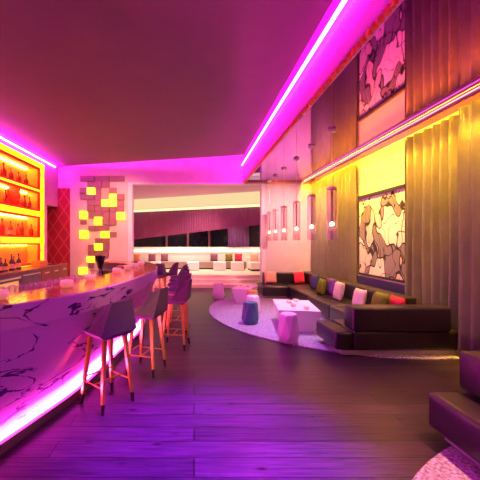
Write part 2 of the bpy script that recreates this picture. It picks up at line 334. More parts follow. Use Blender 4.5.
# niche room
struct(obj('ceiling_niche', B(-3.6, 3.8, D+.2, 16.2, 3.72, 3.8), mat('violet_lit_ceiling', (.80, .42, .72), .6, noise=(2, (.83, .45, .74), .3, .7))))  # violet light on this ceiling tinted into its base colour
bm = bmesh.new(); box(bm, -3.7, -3.5, D+.2, 16.2, 0, 3.75); struct(obj('wall_niche_left', bm, M['white']))
struct(obj('wall_niche_right', B(3.6, 3.8, D+.2, 16.2, 0, 3.75), M['white']))
bm = bmesh.new(); box(bm, -3.5, 3.6, 15.7, 15.9, 0, 1.455); box(bm, -3.5, 3.6, 15.7, 15.9, 3.4, 3.75); box(bm, -3.5, -3.1, 15.7, 15.9, 1.4, 3.45); box(bm, 3.35, 3.6, 15.7, 15.9, 1.4, 3.45)
struct(obj('wall_niche_back', bm, M['white']))
win = struct(obj('window_1', B(-3.1, 3.35, 15.8, 15.84, 1.455, 3.4), M['night']))
bm = bmesh.new()
for xx in (-1.4, -.35, .7, 1.9): box(bm, xx, xx+.1, 15.72, 15.8, 1.455, 3.4)
obj('window_frame', bm, mat('maroon_mullion', (.12, .03, .06), .5, noise=(5, (.14, .04, .07), .3, .7)), win)
# stepped platform in the niche
bm = bmesh.new()
box(bm, -3.5, 3.6, 11.8, 12.2, 0, .14, bev=.01); box(bm, -3.5, 3.6, 12.1, 12.5, 0, .28, bev=.01); box(bm, -3.5, 3.6, 12.4, 15.7, 0, .42, bev=.01)
struct(obj('floor_niche_platform', bm, mat('platform_cream', (.80, .62, .50), .35, noise=(3, (.85, .68, .55), .3, .7))))
# dropped light tray of the niche
tr = thing('light_tray', 'glowing cream ceiling light tray hung slanted inside the back niche', 'ceiling light', (0, 13.5, 3.1))
def tray(z0, z1, off):
    f = [(-3.3, 15.3+off), (-2.85, 15.0+off), (3.2, 12.3+off), (3.5, 12.6+off), (3.5, 15.44), (-3.3, 15.44)]
    return hexa(bmesh.new(), [(x, y-13.5, z0-3.1) for x, y in f], [(x, y-13.5, z1-3.1) for x, y in f])
obj('tray_body', tray(3.215, 3.715, .15), led('tray_glow', (1, .74, .38), 1.2), tr)
obj('tray_edge', tray(3.2, 3.215, .02), M['rail'], tr)
f = [(-3.3, 15.3), (-2.85, 15.0), (3.2, 12.3), (3.5, 12.6), (3.5, 12.68), (3.2, 12.38), (-2.85, 15.08), (-3.3, 15.38)]
obj('light_band', hexa(bmesh.new(), [(x, y-13.5, 0) for x, y in f], [(x, y-13.5, .1) for x, y in f]), M['led_warm'], tr)
# glowing strip added under the window sill to brighten the niche
tag(obj('sill_fill', B(-3.3, 3.4, 15.62, 15.66, 1.26, 1.29), led('sill_fill_glow', (1, .74, .45), 9)), 'added warm fill strip along the sill under the dark niche window', 'strip light')
# pleated blind with slanted lower edge
bm = bmesh.new(); n = 120; prev = None
for i in range(n+1):
    t = i/n; X = -3.05+6.35*t; Yb = 15.26-2.83*t+.035*(i % 2); zb = 1.80+.66*t; z1 = 3.198
    cur = [bm.verts.new((X, Yb, zb)), bm.verts.new((X, Yb, z1)), bm.verts.new((X, Yb+.03, z1)), bm.verts.new((X, Yb+.03, zb))]
    if prev:
        for a in range(4): bm.faces.new((prev[a], cur[a], cur[(a+1) % 4], prev[(a+1) % 4]))
    else: bm.faces.new(cur)
    prev = cur
bm.faces.new(prev)
tag(obj('pleated_blind', bm, M['blind']), 'mauve pleated blind with a slanted hem over the dark niche window', 'blind')
def curtain(name, x, y0, y1, z0, z1, pl, amp, m, axis='y', seed=1):
    R = random.Random(seed); bm = bmesh.new(); L = y1-y0; nz = 10; n = int(L/pl*12); ph = [R.uniform(-.6, .6) for _ in range(60)]; am = [R.uniform(.6, 1.25) for _ in range(60)]
    grid = []
    for i in range(n+1):
        t = i/n; c = t*L/pl; k = int(c) % 60; a = am[k]*(1-(c % 1))+am[(k+1) % 60]*(c % 1); p = ph[k]*(1-(c % 1))+ph[(k+1) % 60]*(c % 1)
        row = []
        for j in range(nz+1):
            v = j/nz; off = amp*a*math.sin(2*PI*c+p*(1+.5*(1-v)))*(1.1-.25*v)
            q = y0+t*L+.012*math.sin(7*v+c); z = z0+v*(z1-z0)
            row.append(bm.verts.new((x+off, q, z) if axis == 'y' else (q, x+off, z)))
        grid.append(row)
    for i in range(n):
        for j in range(nz): bm.faces.new((grid[i][j], grid[i+1][j], grid[i+1][j+1], grid[i][j+1]))
    g = bm.faces[:]; bmesh.ops.solidify(bm, geom=g, thickness=.008)
    return obj(name, bm, m, smooth=True)
tag(curtain('drape', 15.64, 1.65, 2.7, 1.46, 3.0, .15, .03, M['drape'], 'x', 5), 'violet drape beside the slanted blind in the niche window', 'curtain')
# right wall curtains
CX = 4.04
tag(curtain('curtain', CX, 8.05, 10.93, .03, 3.66, .22, .075, M['curtain'], seed=2), 'far taupe pleated curtain between the back wall and the ink-drawn canvas', 'curtain', 'pleated curtains on the right wall')
tag(curtain('curtain', CX, 4.62, 6.12, .03, 3.66, .2, .075, M['curtain'], seed=3), 'middle taupe pleated curtain just right of the ink-drawn canvas', 'curtain', 'pleated curtains on the right wall')
tag(curtain('curtain', 3.9, 2.9, 4.68, .03, 3.66, .2, .045, M['curtain'], seed=4), 'nearest taupe curtain at the right edge of the photo', 'curtain', 'pleated curtains on the right wall')
t = thing('curtain_rail', 'slim metal rail with amber light strip running above the right wall curtains', 'curtain rail', (3.85, 6, 3.7))
obj('rail', B(-.14, -.125, -5, 4.95, -.05, .055), M['rail'], t)
obj('lip_glow', B(-.15, -.141, -5, 4.95, .005, .02), led('rail_glow_line', (1, .42, .50), 2.5), t)  # glow along the rail lip put in as an emissive line
obj('light_strip', B(-.105, -.085, -5, 4.95, .02, .05), M['led_yel'], t)
# framed canvas
t = thing('framed_canvas', 'large canvas of black inked lines on peach hanging between the right wall curtains', 'painting', (XR-.01, 7.07, .93))
obj('canvas', B(-.05, -.02, -.86, .86, .02, 1.83), M['canvas'], t)
bm = bmesh.new(); box(bm, -.07, 0, -.90, .90, 1.82, 1.90); box(bm, -.06, 0, -.9, .9, -.03, .02); box(bm, -.06, 0, -.9, -.86, 0, 1.85); box(bm, -.06, 0, .86, .9, 0, 1.85)
obj('frame', bm, M['frame'], t)

# ---------------------------------------------------------------- rugs (two round rugs cut by the wall)
def rug(cy, label, y0, y1):
    bm = bmesh.new(); n = 96; pts = []
    for i in range(n):
        a = 2*PI*i/n; x = 3.57+3.2*math.cos(a); y = cy+3.2*math.sin(a)
        pts.append((min(x, 3.92), min(max(y, y0), y1)))
    q = []
    for p in pts:
        if not q or (abs(p[0]-q[-1][0])+abs(p[1]-q[-1][1])) > 1e-4: q.append(p)
    hexa(bm, [(x, y, .001) for x, y in q], [(x, y, .018) for x, y in q])
    tag(obj('rug', bm, M['rug']), label, 'rug', 'round speckled rugs')
rug(7.8, 'round speckled rug under the long sofa and the white tables', 0, 10.9)
rug(-.21, 'round speckled rug under the sofa at the bottom right corner', -1.9, 20)

# ---------------------------------------------------------------- bar counter
N_ = 180
topc = resample([(-3.0, 1.2), (-2.4, 1.6), (-1.9, 2.05), (-1.47, 2.52), (-1.2, 2.95), (-1.0, 3.45), (-.87, 4.0), (-.79, 4.6), (-.72, 5.3), (-.70, 5.9), (-.76, 6.6), (-.90, 7.3), (-1.15, 7.9), (-1.6, 8.3), (-2.2, 8.5)], N_)
basc = resample([(-2.7, .9), (-2.15, 1.3), (-1.82, 1.85), (-1.56, 2.5), (-1.40, 3.0), (-1.26, 3.5), (-1.16, 4.1), (-1.09, 4.7), (-1.01, 5.35), (-.96, 5.95), (-1.0, 6.6), (-1.12, 7.15), (-1.35, 7.65), (-1.75, 8.0), (-2.2, 8.2)], N_)
def nrm(c, i):
    a = c[max(i-1, 0)]; b = c[min(i+1, len(c)-1)]; d = (b-a).normalized(); return Vector((-d.y, d.x))   # towards the bartender side
innc = [topc[i]+nrm(topc, i)*.62 for i in range(N_)]
def sweep(rows, closed=True):
    """rows: list of lists of 3D points, one list per station"""
    bm = bmesh.new(); V = [[bm.verts.new(p) for p in r] for r in rows]; k = len(V[0])
    for a, b in zip(V, V[1:]):
        for i in range(k if closed else k-1): bm.faces.new((a[i], b[i], b[(i+1) % k], a[(i+1) % k]))
    if closed: bm.faces.new(V[0]); bm.faces.new(V[-1][::-1])
    return bm
def P(c, i, off, z): q = c[i]+nrm(c, i)*off; return (q.x, q.y, z)
def mixp(i, t, z): q = basc[i]*(1-t)+topc[i]*t; return (q.x, q.y, z)
bc = thing('bar_counter', 'long curved bar with amber top, purple veined marble front and glowing base', 'bar counter')
swept('countertop', sweep([[P(topc, i, .01, 1.17), P(topc, i, .01, 1.2), P(innc, i, 0, 1.2), P(innc, i, 0, 1.17)] for i in range(N_)]), M['top'], bc)
swept('marble_band', sweep([[P(topc, i, 0, 1.19), P(topc, i, .012, 1.203), P(topc, i, .05, 1.16), P(topc, i, .05, 1.0), P(topc, i, 0, 1.0)] for i in range(N_)]), M['marble'], bc)
swept('front_panel', sweep([[mixp(i, .92, 1.0), mixp(i, .25, .54), P(basc, i, .12, .09), P(basc, i, .22, .095), P(basc, i, .2, .54), mixp(i, .5, 1.0)] for i in range(N_)]), M['marble'], bc)
swept('plinth', sweep([[P(basc, i, 0, 0), P(basc, i, 0, .085), P(basc, i, .22, .085), P(basc, i, .22, 0)] for i in range(N_)]), M['plinth'], bc)
obj('light_strip', sweep([[P(basc, i, .05, .086), P(basc, i, .05, .10), P(basc, i, .115, .10), P(basc, i, .115, .086)] for i in range(N_)]), M['led_bar'], bc)
swept('work_shelf', sweep([[P(innc, i, -.05, 1.01), P(innc, i, -.05, 1.03), P(innc, i, .3, 1.03), P(innc, i, .3, 1.01)] for i in range(N_)]), M['grey'], bc)
swept('back_panel', sweep([[P(innc, i, -.1, 0), P(innc, i, -.1, 1.165), P(innc, i, -.06, 1.165), P(innc, i, -.06, 0)] for i in range(N_)]), M['grey'], bc)

# ---------------------------------------------------------------- bottle shelf unit on the left wall
FX = -4.40; Y0, Y1 = 5.5, 9.40
rows = [(3.785, 3.20), (3.10, 2.585), (2.40, 1.84), (1.65, 1.10)]
sh = thing('bottle_shelf', 'tall glowing amber wall shelf with red trimmed compartments behind the bar', 'shelf')
bm = bmesh.new(); zs = [3.96]+[z for r in rows for z in r]+[1.06]
for a, b in zip(zs[0::2], zs[1::2]): box(bm, FX-.05, FX, Y0, Y1, b, a)
box(bm, FX-.05, FX, 9.14, Y1, 1.06, 3.96)
box(bm, FX-.05, FX, Y0, Y0+.25, 1.06, 3.96)
obj('marble_face', bm, M['glow_marble'], sh)
obj('back_panel', B(-4.78, -4.765, Y0, Y1, 1.06, 3.96), M['shelfback'], sh)
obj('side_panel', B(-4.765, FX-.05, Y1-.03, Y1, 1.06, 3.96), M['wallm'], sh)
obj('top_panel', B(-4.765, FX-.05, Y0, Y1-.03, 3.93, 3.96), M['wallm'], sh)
for zt, zb in rows:
    obj('shelf_board', B(-4.765, FX-.05, Y0+.02, 9.14, zb-.03, zb), M['shelfred'], sh)
    obj('shelf_board', B(-4.765, FX-.05, Y0+.02, 9.14, zt, zt+.03), M['shelfback'], sh)
    obj('end_panel', B(-4.765, FX-.05, 9.14, 9.17, zb, zt), M['shelfback'], sh)
    bm = bmesh.new(); f = .045
    box(bm, FX-.05, FX+.012, Y0+.25, 9.14, zt-f+.02, zt+.02); box(bm, FX-.05, FX+.012, Y0+.25, 9.14, zb-.02, zb+f-.02); box(bm, FX-.05, FX+.012, 9.14-f, 9.145, zb, zt)
    obj('red_trim', bm, M['shelfred'], sh)
    obj('light_strip', B(-4.755, -4.735, Y0+.3, 9.08 if zt < 3.5 else 9.08, zt-.035, zt-.012), M['led_shelf'], sh)
obj('divider', B(-4.765, FX-.05, 8.16, 8.2, 2.585, 3.1), M['shelfred'], sh)

def bottle(loc, h, r, label, m, grp, lab=False, red=True):
    t = thing('bottle', label, 'bottle', loc, random.uniform(0, 6), grp)
    obj('glass_body', lathe([(0, 0), (r*.95, 0), (r, .01), (r, h*.52), (r*.85, h*.6), (r*.36, h*.7), (r*.3, h*.93), (0, h*.93)], 14), m, t, True)
    obj('cap', lathe([(0, h*.93), (r*.38, h*.93), (r*.38, h), (0, h)], 12), M['tip'], t)
    if lab: obj('paper_label', lathe([(r*1.01, h*.15), (r*1.03, h*.15), (r*1.03, h*.42), (r*1.01, h*.42)], 14), M['label'], t)
BX = -4.58
def by(x, X=BX): return 320*(-X)/(194-x)
desc = {0: ['left edge of the photo', 'second bottle from the left', 'third bottle from the left', 'rightmost bottle'],
        1: ['leftmost bottle', 'bottle just right of the divider', 'taller bottle left of the last one', 'rightmost bottle'],
        2: ['leftmost wide bottle', 'pale spotted bottle', 'first of the close pair', 'second of the close pair', 'rightmost slim bottle']}
rown = ['top', 'second', 'third']
for r, xs in enumerate([[3.5, 11, 18.5, 26], [5.5, 21, 24.5, 29.5], [2, 10.5, 18, 22.2, 31.2]]):
    for i, x in enumerate(xs):
        h = [[.40, .36, .33, .33], [.38, .24, .36, .36], [.42, .38, .33, .38, .36]][r][i]
        zb = rows[r][1]+.001
        bottle((BX, by(x), zb), h, .055 if i else .065, ('red bottle on the %s amber shelf, %s' % (rown[r], desc[r][i])), M['bottle'], 'bottles on the amber shelves', lab=(r == 2 and i == 1))

# back counter with cabinets
KX = -3.88
cab = thing('drawer_cabinet', 'brown wooden drawer cabinet at the far end of the back bar counter', 'cabinet', (KX, 8.95, 0))
obj('body', B(-.68, 0, -.86, .84, .0, 1.0), M['wood'], cab)
for k, yy in enumerate((-.85, -.29, .27)):
    for zz in (.36, .68):
        dr = obj('drawer', B(.001, .02, yy+.015, yy+.545, zz+.01, zz+.29, bev=.004), M['wood'], cab)
        obj('handle', B(.02, .045, yy+.2, yy+.40, zz+.20, zz+.235, bev=.005), M['poufw'], dr)
cab = thing('back_bar_cabinet', 'plain grey cabinet between the fridge and the wooden drawers', 'cabinet', (KX, 7.6, 0))
obj('body', B(-.68, 0, -.45, .47, 0, 1.0), M['grey'], cab); dr = obj('door', B(.001, .02, -.44, .46, .08, .97, bev=.005), M['grey'], cab); obj('handle', B(.02, .04, -.4, .4, .93, .95), M['steel'], dr)
cab = thing('bar_fridge', 'under-counter fridge with a lit glass door at the left edge', 'fridge', (KX, 6.6, 0))
obj('body', B(-.68, 0, -.5, .53, 0, 1.0), M['grey'], cab); dr = obj('door', B(.001, .025, -.49, .52, .08, .97, bev=.005), M['grey'], cab)
obj('glass_pane', B(.026, .032, -.35, .42, .2, .85), M['fridge'], dr); obj('handle', B(.032, .05, -.45, .48, .90, .94), M['steel'], dr)
cab = thing('back_bar_cabinet', 'grey cabinet nearest the viewer left of the fridge', 'cabinet', (KX, 5.6, 0))
obj('body', B(-.68, 0, -.5, .49, 0, 1.0), M['grey'], cab); obj('door', B(.001, .02, -.48, .48, .08, .97, bev=.005), M['grey'], cab)
tag(obj('worktop', B(-4.6, KX+.03, 5.1, 9.8, 1.002, 1.05, bev=.008), M['wood']), 'brown worktop running over the back bar cabinets', 'worktop')
for i, (x, d_) in enumerate([(0.8, 'at the left edge'), (6.2, 'second from the left'), (11.4, 'tallest dark one in the middle'), (14.6, 'slim one behind the tall pair'), (18.6, 'rightmost with narrow neck')]):
    bottle((-4.1-.02*(i % 2), by(x, -4.1), 1.0515), [.32, .28, .38, .32, .38][i], .055 if i != 3 else .04, 'dark bottle standing on the back worktop, '+d_, M['bottledark'], 'bottles on the back worktop', lab=True)
tag(obj('acrylic_box', B(-4.25, -4.0, 8.35, 8.75, 1.0515, 1.2, bev=.01), M['boxamber']), 'amber see-through box on the back worktop beside the bottles', 'box')
tag(obj('tray', B(-4.2, -3.95, 9.1, 9.45, 1.0515, 1.065, bev=.004), M['vase']), 'small dark tray near the far end of the back worktop', 'tray')

# ---------------------------------------------------------------- things on the bar
def cpt(x, y, z=1.205):   # point of the counter top under a pixel of the survey
    Y = (1.7-z)*320/(y-242); return ((x-194)*Y/320, Y, z)
cd0 = None
cl = ['nearest candle bowl at the left edge of the bar top', 'second pink candle bowl from the left on the bar top', 'third pink candle bowl from the left on the bar top', 'fourth pink candle bowl along the bar top', 'fifth pink candle bowl along the bar top', 'small pink candle bowl near the far end of the bar top', 'farthest pink candle bowl at the bar end']
for i, (x, y) in enumerate([(0, 299), (67, 287), (90, 280.3), (117, 272.6), (128, 269.2), (135, 267), (141, 265.2)]):
    if i == 0:
        cd0 = thing('candle_bowl', cl[0], 'candle holder', cpt(x, y), 0, 'candle bowls on the bar')
        obj('bowl', lathe([(0, 0), (.05, 0), (.068, .02), (.072, .05), (.062, .075), (.054, .075), (.06, .05), (.05, .015), (0, .015)], 20), M['candle'], cd0, True)
        obj('candle', lathe([(0, .016), (.03, .016), (.03, .05), (0, .05)], 12), M['poufw'], cd0)
    else: dup(cd0, cpt(x, y), 0, cl[i])
v = tag(obj('tray', B(-.16, .16, -.1, .1, 0, .02, bev=.006), M['label']), 'pale round-cornered tray lying near the far inner side of the bar', 'tray'); v.location = (-1.38, 6.45, 1.2045)
t = thing('vase', 'black twisted vase behind the bar in front of the block wall', 'vase', (-2.25, 8.05, 1.0))
t.location = (-1.86, 6.35, 1.0315)
obj('body', lathe([(0, 0), (.05, 0), (.06, .05), (.04, .14), (.085, .30), (.10, .40), (.085, .40), (.07, .3), (.025, .14), (0, .1)], 7), M['vase'], t)
g0 = None; k = 0; i0 = []
for i in range(N_-40):
    if innc[i].y > 2.5 and innc[i].y < 4.3 and (not i0 or (innc[i]-innc[i0[-1]]).length > .12): i0.append(i)
for i in i0:
    for row in range(2):
        p = P(innc, i, .07+.1*row, 1.0315); lab = ['stemmed glass in the row nearest the bar edge behind the near bar top', 'stemmed glass in the rear row behind the near bar top'][row]
        if g0 is None:
            g0 = thing('wine_glass', lab, 'glass', p, 0, 'wine glasses behind the bar')
            obj('bowl', lathe([(.006, .08), (.03, .10), (.038, .15), (.03, .22), (.027, .22), (.035, .15), (.027, .105), (0, .09)], 12), M['glass'], g0, True)
            obj('stem', lathe([(0, 0), (.032, 0), (.03, .004), (.005, .01), (.005, .08), (0, .08)], 10), M['glass'], g0, True)
        else: dup(g0, p, 0, lab)
        k += 1
for j, (i, d_) in enumerate([(i0[-1]+7, 'left'), (i0[-1]+12, 'middle'), (i0[-1]+17, 'right')]):
    tag(obj('decanter', lathe([(0, 0), (.05, 0), (.055, .04), (.05, .12), (.02, .18), (.028, .23), (.022, .23), (.012, .18), (.04, .12), (0, .02)], 14, P(innc, i, .16, 1.0315)), M['glass'], smooth=True), 'short clear decanter behind the bar, %s of the three past the wine glasses' % d_, 'decanter', 'decanters behind the bar')

# ---------------------------------------------------------------- wall sculpture of blocks
S = thing('block_wall_sculpture', 'wall sculpture of brown and glowing yellow square blocks on the pink back wall', 'wall sculpture', (-2.95, D-.001, 2.6))
def blk(r, kind, k):
    x0, y0, x1, y1 = [v/4.36 for v in r]; a = px(60+x0, 170+y1, D); b = px(60+x1, 170+y0, D); dep = [.06, .09, .04, .075][k % 4] if kind == 'block' else .09
    obj({'block': 'block', 'blocklit': 'lit_block', 'blockpink': 'salmon_block'}[kind], B(a[0]+2.95+.004, b[0]+2.95-.004, -dep, 0, a[2]-2.6+.004, b[2]-2.6-.004, bev=.006, seg=1), M[kind], S)
br = [(90,27,120,50),(120,27,152,50),(152,27,183,50),(183,27,217,50),(217,27,248,50),(248,27,282,50),(120,50,152,77),(152,50,183,80),(183,50,217,78),(90,78,120,103),(155,80,183,108),(217,78,248,104),(90,105,120,130),(120,108,152,132),(152,108,183,132),(248,105,282,132),(120,132,152,157),(152,132,183,157),(248,132,280,160),(120,157,152,183),(152,157,183,180),(248,160,280,182),(125,183,150,213),(152,180,186,205),(186,183,217,213),(186,213,217,240),(217,183,247,213),(217,213,247,240),(217,160,247,183),(186,160,217,183),(90,218,118,238),(125,243,155,265),(155,243,186,265),(186,243,217,265),(217,270,248,294),(155,297,186,320),(186,297,217,320),(125,325,152,350),(186,320,217,350),(125,350,152,375),(152,350,186,375),(186,350,213,378),(152,376,183,398),(125,403,150,427)]
ye = [(120,78,155,108),(183,130,217,160),(217,105,248,160),(88,180,120,213),(152,205,186,240),(248,185,282,218),(88,264,125,300),(180,268,217,296),(152,320,186,350),(120,376,152,403),(85,425,120,455)]
for k, r in enumerate(br): blk(r, 'block', k)
for k, r in enumerate(ye): blk(r, 'blocklit', k)
blk((183,80,217,130), 'blockpink', 0)

# ---------------------------------------------------------------- bar stools
def make_stool(loc, rz, label):
    t = thing('bar_stool', label, 'bar stool', loc, rz, 'bar stools along the bar')
    bm = bmesh.new()
    hexa(bm, [(-.15, -.16, .715), (.15, -.16, .715), (.15, .15, .715), (-.15, .15, .715)], [(-.225, -.21, .775), (.225, -.21, .775), (.2, .22, .785), (-.2, .22, .785)])
    hexa(bm, [(-.225, -.21, .775), (.225, -.21, .775), (.2, .22, .785), (-.2, .22, .785)], [(-.2, -.19, .80), (.2, -.19, .80), (.18, .2, .80), (-.18, .2, .80)])
    bmesh.ops.remove_doubles(bm, verts=bm.verts, dist=.0005)
    obj('seat', bm, M['stool'], t)
    # faceted backrest shell: rear face, two folded wings
    O = [(-.225, .02, .785), (-.225, -.21, .776), (.225, -.21, .776), (.225, .02, .785)]
    T = [(-.165, -.14, 1.06), (-.125, -.255, 1.10), (.125, -.255, 1.10), (.165, -.14, 1.06)]
    I = [(-.19, .02, .80), (-.18, -.17, .80), (.18, -.17, .80), (.19, .02, .80)]
    J = [(-.145, -.135, 1.055), (-.105, -.222, 1.095), (.105, -.222, 1.095), (.145, -.135, 1.055)]
    bm = bmesh.new(); V = [[bm.verts.new(p) for p in L_] for L_ in (O, T, J, I)]
    for a, b in zip(V, V[1:]+V[:1]):
        for i in range(3): bm.faces.new((a[i], a[i+1], b[i+1], b[i]))
    for i in (0, 3): bm.faces.new([v[i] for v in V])
    obj('backrest', bm, M['stool'], t)
    for sx in (-1, 1):
        for sy in (-1, 1):
            a = Vector((sx*.125, sy*.125-.005, .716)); b = Vector((sx*.19, sy*.19, 0)); c = a+(b-a)*.86
            lg = obj('leg', bar(bmesh.new(), c, a, .021, .030), M['gold'], t)
            obj('leg_tip', bar(bmesh.new(), b, c, .015, .021), M['tip'], lg)
    q = .168; z = .24
    for a, b in [((-q, -q, z), (-q, q, z)), ((q, -q, z), (q, q, z)), ((-q, 0, z), (q, 0, z)), ((-q, q, z+.04), (q, q, z+.04))]:
        obj('footrest_bar', bar(bmesh.new(), a, b, .009, seg=6), M['gold'], t)
    return t
# facing: local +Y points to the bar
st = [(-.92, 3.40, 50, 'nearest dark faceted bar stool standing alone at the front of the row'),
      (-.63, 4.25, 72, 'second bar stool from the front, seen side-on against the bar light'),
      (-.30, 5.2, 80, 'third bar stool from the front with its purple lit seat foremost in the cluster'),
      (-.31, 6.15, 84, 'fourth bar stool from the front, just behind the foremost of the cluster'),
      (-.35, 7.0, 88, 'fifth bar stool from the front in the overlapping cluster'),
      (-.38, 7.8, 90, 'sixth bar stool from the front, its peak rising behind the cluster'),
      (-.42, 8.6, 92, 'seventh bar stool from the front at the back of the cluster'),
      (-.72, 9.45, 100, 'eighth bar stool, at the far end next to the niche steps'),
      (-1.02, 8.75, 165, 'bar stool turned with its rounded back to the niche at the bar tip')]
s0 = make_stool((*st[0][:2], 0), math.radians(st[0][2]), st[0][3])
for x, y, a, l in st[1:]: dup(s0, (x, y, 0), math.radians(a), l)

# ---------------------------------------------------------------- sofas
def seatbox(*a, bev=.05): return B(*a, bev=bev, seg=4)
def sofa(label, boxes, loc=(0, 0, 0)):
    """boxes: list of (part, x0,x1,y0,y1,z0,z1)"""
    t = thing('sofa_section', label, 'sofa', loc, 0, 'dark leather sofa sections')
    for nme, *b in boxes:
        b = [b[0]-loc[0], b[1]-loc[0], b[2]-loc[1], b[3]-loc[1], b[4], b[5]]
        obj(nme, B(*b, bev=.004) if nme == 'plinth' else seatbox(*b, bev=.045 if nme == 'seat' else .035), M['sofaplinth'] if nme == 'plinth' else M['leather'], t, nme != 'plinth')
g = .006
def long_(y0, y1, label): sofa(label, [('seat', 2.83, 3.84, y0+g, y1-g, .085, .38), ('backrest', 3.56, 3.86, y0+g, y1-g, .385, .74), ('plinth', 2.93, 3.8, y0+.02, y1-.02, .02, .083)], (3.3, (y0+y1)/2, .0))
long_(6.7, 8.02, 'dark leather sofa section behind the white table, below the canvas')
long_(8.02, 9.46, 'dark leather sofa section with purple cushion under the far curtain')
long_(5.52, 6.7, 'dark leather sofa section beside the green and red cushions below the near curtain')
sofa('dark leather corner sofa section where back wall meets right wall', [('seat', 2.83, 3.84, 9.47, 10.5, .085, .38), ('backrest', 2.62, 3.55, 10.25, 10.52, .385, .72), ('backrest', 3.56, 3.86, 9.48, 10.52, .385, .74), ('plinth', 2.9, 3.8, 9.5, 10.4, .02, .083)], (3.3, 10, 0))
sofa('dark leather sofa section by the pink back wall with peach cushion', [('seat', 2.05, 2.82, 9.5, 10.5, .085, .38), ('backrest', 2.22, 2.6, 10.25, 10.52, .385, .72), ('plinth', 2.1, 2.78, 9.6, 10.4, .02, .083)], (2.4, 10, 0))
sofa('dark leather end section of the long sofa, seen from behind beside the dark floor', [('seat', 2.09, 2.35, 4.72, 5.5, .1, .37), ('seat', 2.36, 3.93, 4.72, 5.5, .09, .385), ('backrest', 2.33, 3.78, 4.68, 4.98, .39, .735), ('plinth', 2.2, 3.9, 4.76, 5.45, .02, .088)], (3, 5.1, 0))
sofa('dark leather end section of the near sofa with its armless corner at bottom right', [('seat', 2.03, 3.9, 1.93, 2.8, .1, .40), ('backrest', 2.32, 3.84, 2.52, 2.82, .42, .75), ('plinth', 2.13, 3.85, 1.98, 2.72, .02, .098)], (3, 2.4, 0))

# cushions
def cushion(loc, w_, rz, tilt, m, label, cat='cushion', grp='scatter cushions on the long sofa', name='cushion'):
    bm = bmesh.new(); n = 10; H = w_/2; th = w_*.17
    def f(u, v, s):
        e = (1-u**4)*(1-v**4); pin = 1-.07*(1-abs(u*v))*0 - .06*((1-u*u)*(abs(v) > .99)+(1-v*v)*(abs(u) > .99))
        return (u*H*pin, s*th*max(e, 0)**.55, v*H*pin+H)
    gs = []
    for s in (-1, 1): gs.append([[bm.verts.new(f(-1+2*i/n, -1+2*j/n, s)) for j in range(n+1)] for i in range(n+1)])
    for gr_ in gs:
        for i in range(n):
            for j in range(n): bm.faces.new((gr_[i][j], gr_[i+1][j], gr_[i+1][j+1], gr_[i][j+1]))
    bmesh.ops.remove_doubles(bm, verts=bm.verts, dist=.0008)
    o = obj(name, bm, m, smooth=True)
    o.matrix_world = Matrix.Translation(loc) @ Matrix.Rotation(rz, 4, 'Z') @ Matrix.Rotation(tilt, 4, 'X')
    tag(o, label, cat, grp); return o
# on the right wall sofa: lean against the backrest (facing -X): local normal Y -> world -X  => rz=-90deg, tilt back
def rc(x, Xw, m, label, w_=.36):
    Y = 320*Xw/(x-194); cushion((Xw-.06, Y, .385), w_, -PI/2+random.uniform(-.08, .08), -.2, CU[m], label)
rc(315.5, 3.44, 'blue', 'dark blue cushion beside the red corner cushion', .42)
rc(322.3, 3.25, 'green', 'green cushion between the dark blue and purple cushions', .40)
rc(331.5, 3.44, 'purple', 'purple cushion leaning beside the pale pink one', .42)
rc(339.5, 3.31, 'white', 'pale pink upright cushion next to the purple cushion', .42)
rc(360.5, 3.35, 'white', 'white cushion by itself in the middle of the long sofa', .38)
rc(380.5, 3.26, 'green', 'green cushion nearest the backrest end beside the red one', .44)
rc(396.5, 3.44, 'red', 'red cushion just right of the near green cushion', .40)
cushion((3.33, 10.06, .385), .38, PI+.25, .22, CU['red'], 'red cushion in the far corner of the leather sofa')
cushion((2.42, 10.08, .385), .40, PI, .22, CU['peach'], 'peach cushion against the back wall sofa section')

# ---------------------------------------------------------------- tables and poufs
def table(loc, rz, w_, l_, label):
    t = thing('coffee_table', label, 'coffee table', loc, rz, 'white faceted coffee tables')
    a, b = w_/2, l_/2
    bm = bmesh.new(); bot = [(-a*.62, -b*.72, 0), (a*.7, -b*.8, 0), (a*.6, b*.7, 0), (-a*.7, b*.75, 0)]; top = [(-a, -b*.93, .36), (a*.92, -b, .36), (a, b*.93, .36), (-a*.92, b, .36)]
    hexa(bm, bot, top); obj('base', bm, M['poufw'], t)
    bm = bmesh.new(); hexa(bm, [(x, y, .361) for x, y, z in top], [(x*1.03, y*1.03, .42) for x, y, z in top]); obj('tabletop', bm, M['poufw'], t)
table((2.02, 6.42, .019), math.radians(-7), .76, 1.14, 'white angular coffee table in front of the long sofa, holding small dishes')
table((1.45, 9.05, .019), math.radians(-22), .52, 1.05, 'white angular coffee table farther back near the niche steps')
def pouf(loc, m, label, rz=0, h=.44):
    bm = bmesh.new(); n = 8; R = [(.150, 0), (.185, .12*h/.44), (.15, h-.03), (.135, h)]
    L_ = []
    for k, (r, z) in enumerate(R): L_.append([bm.verts.new((r*math.cos(2*PI*(i+.5*(k % 2))/n), r*math.sin(2*PI*(i+.5*(k % 2))/n), z)) for i in range(n)])
    bm.faces.new(L_[0][::-1]); bm.faces.new(L_[-1])
    for k in range(3):
        a, b = L_[k], L_[k+1]
        for i in range(n):
            j = (i+1) % n
            if k % 2 == 0: bm.faces.new((a[i], a[j], b[i])); bm.faces.new((a[j], b[j], b[i]))
            else: bm.faces.new((a[i], a[j], b[j])); bm.faces.new((a[i], b[j], b[i]))
    o = obj('pouf', bm, m); o.location = loc; o.rotation_euler = (0, 0, rz); tag(o, label, 'pouf', 'faceted poufs')
pouf((1.60, 5.42, .019), M['poufw'], 'large white faceted pouf in front of the near coffee table', .2, .47)
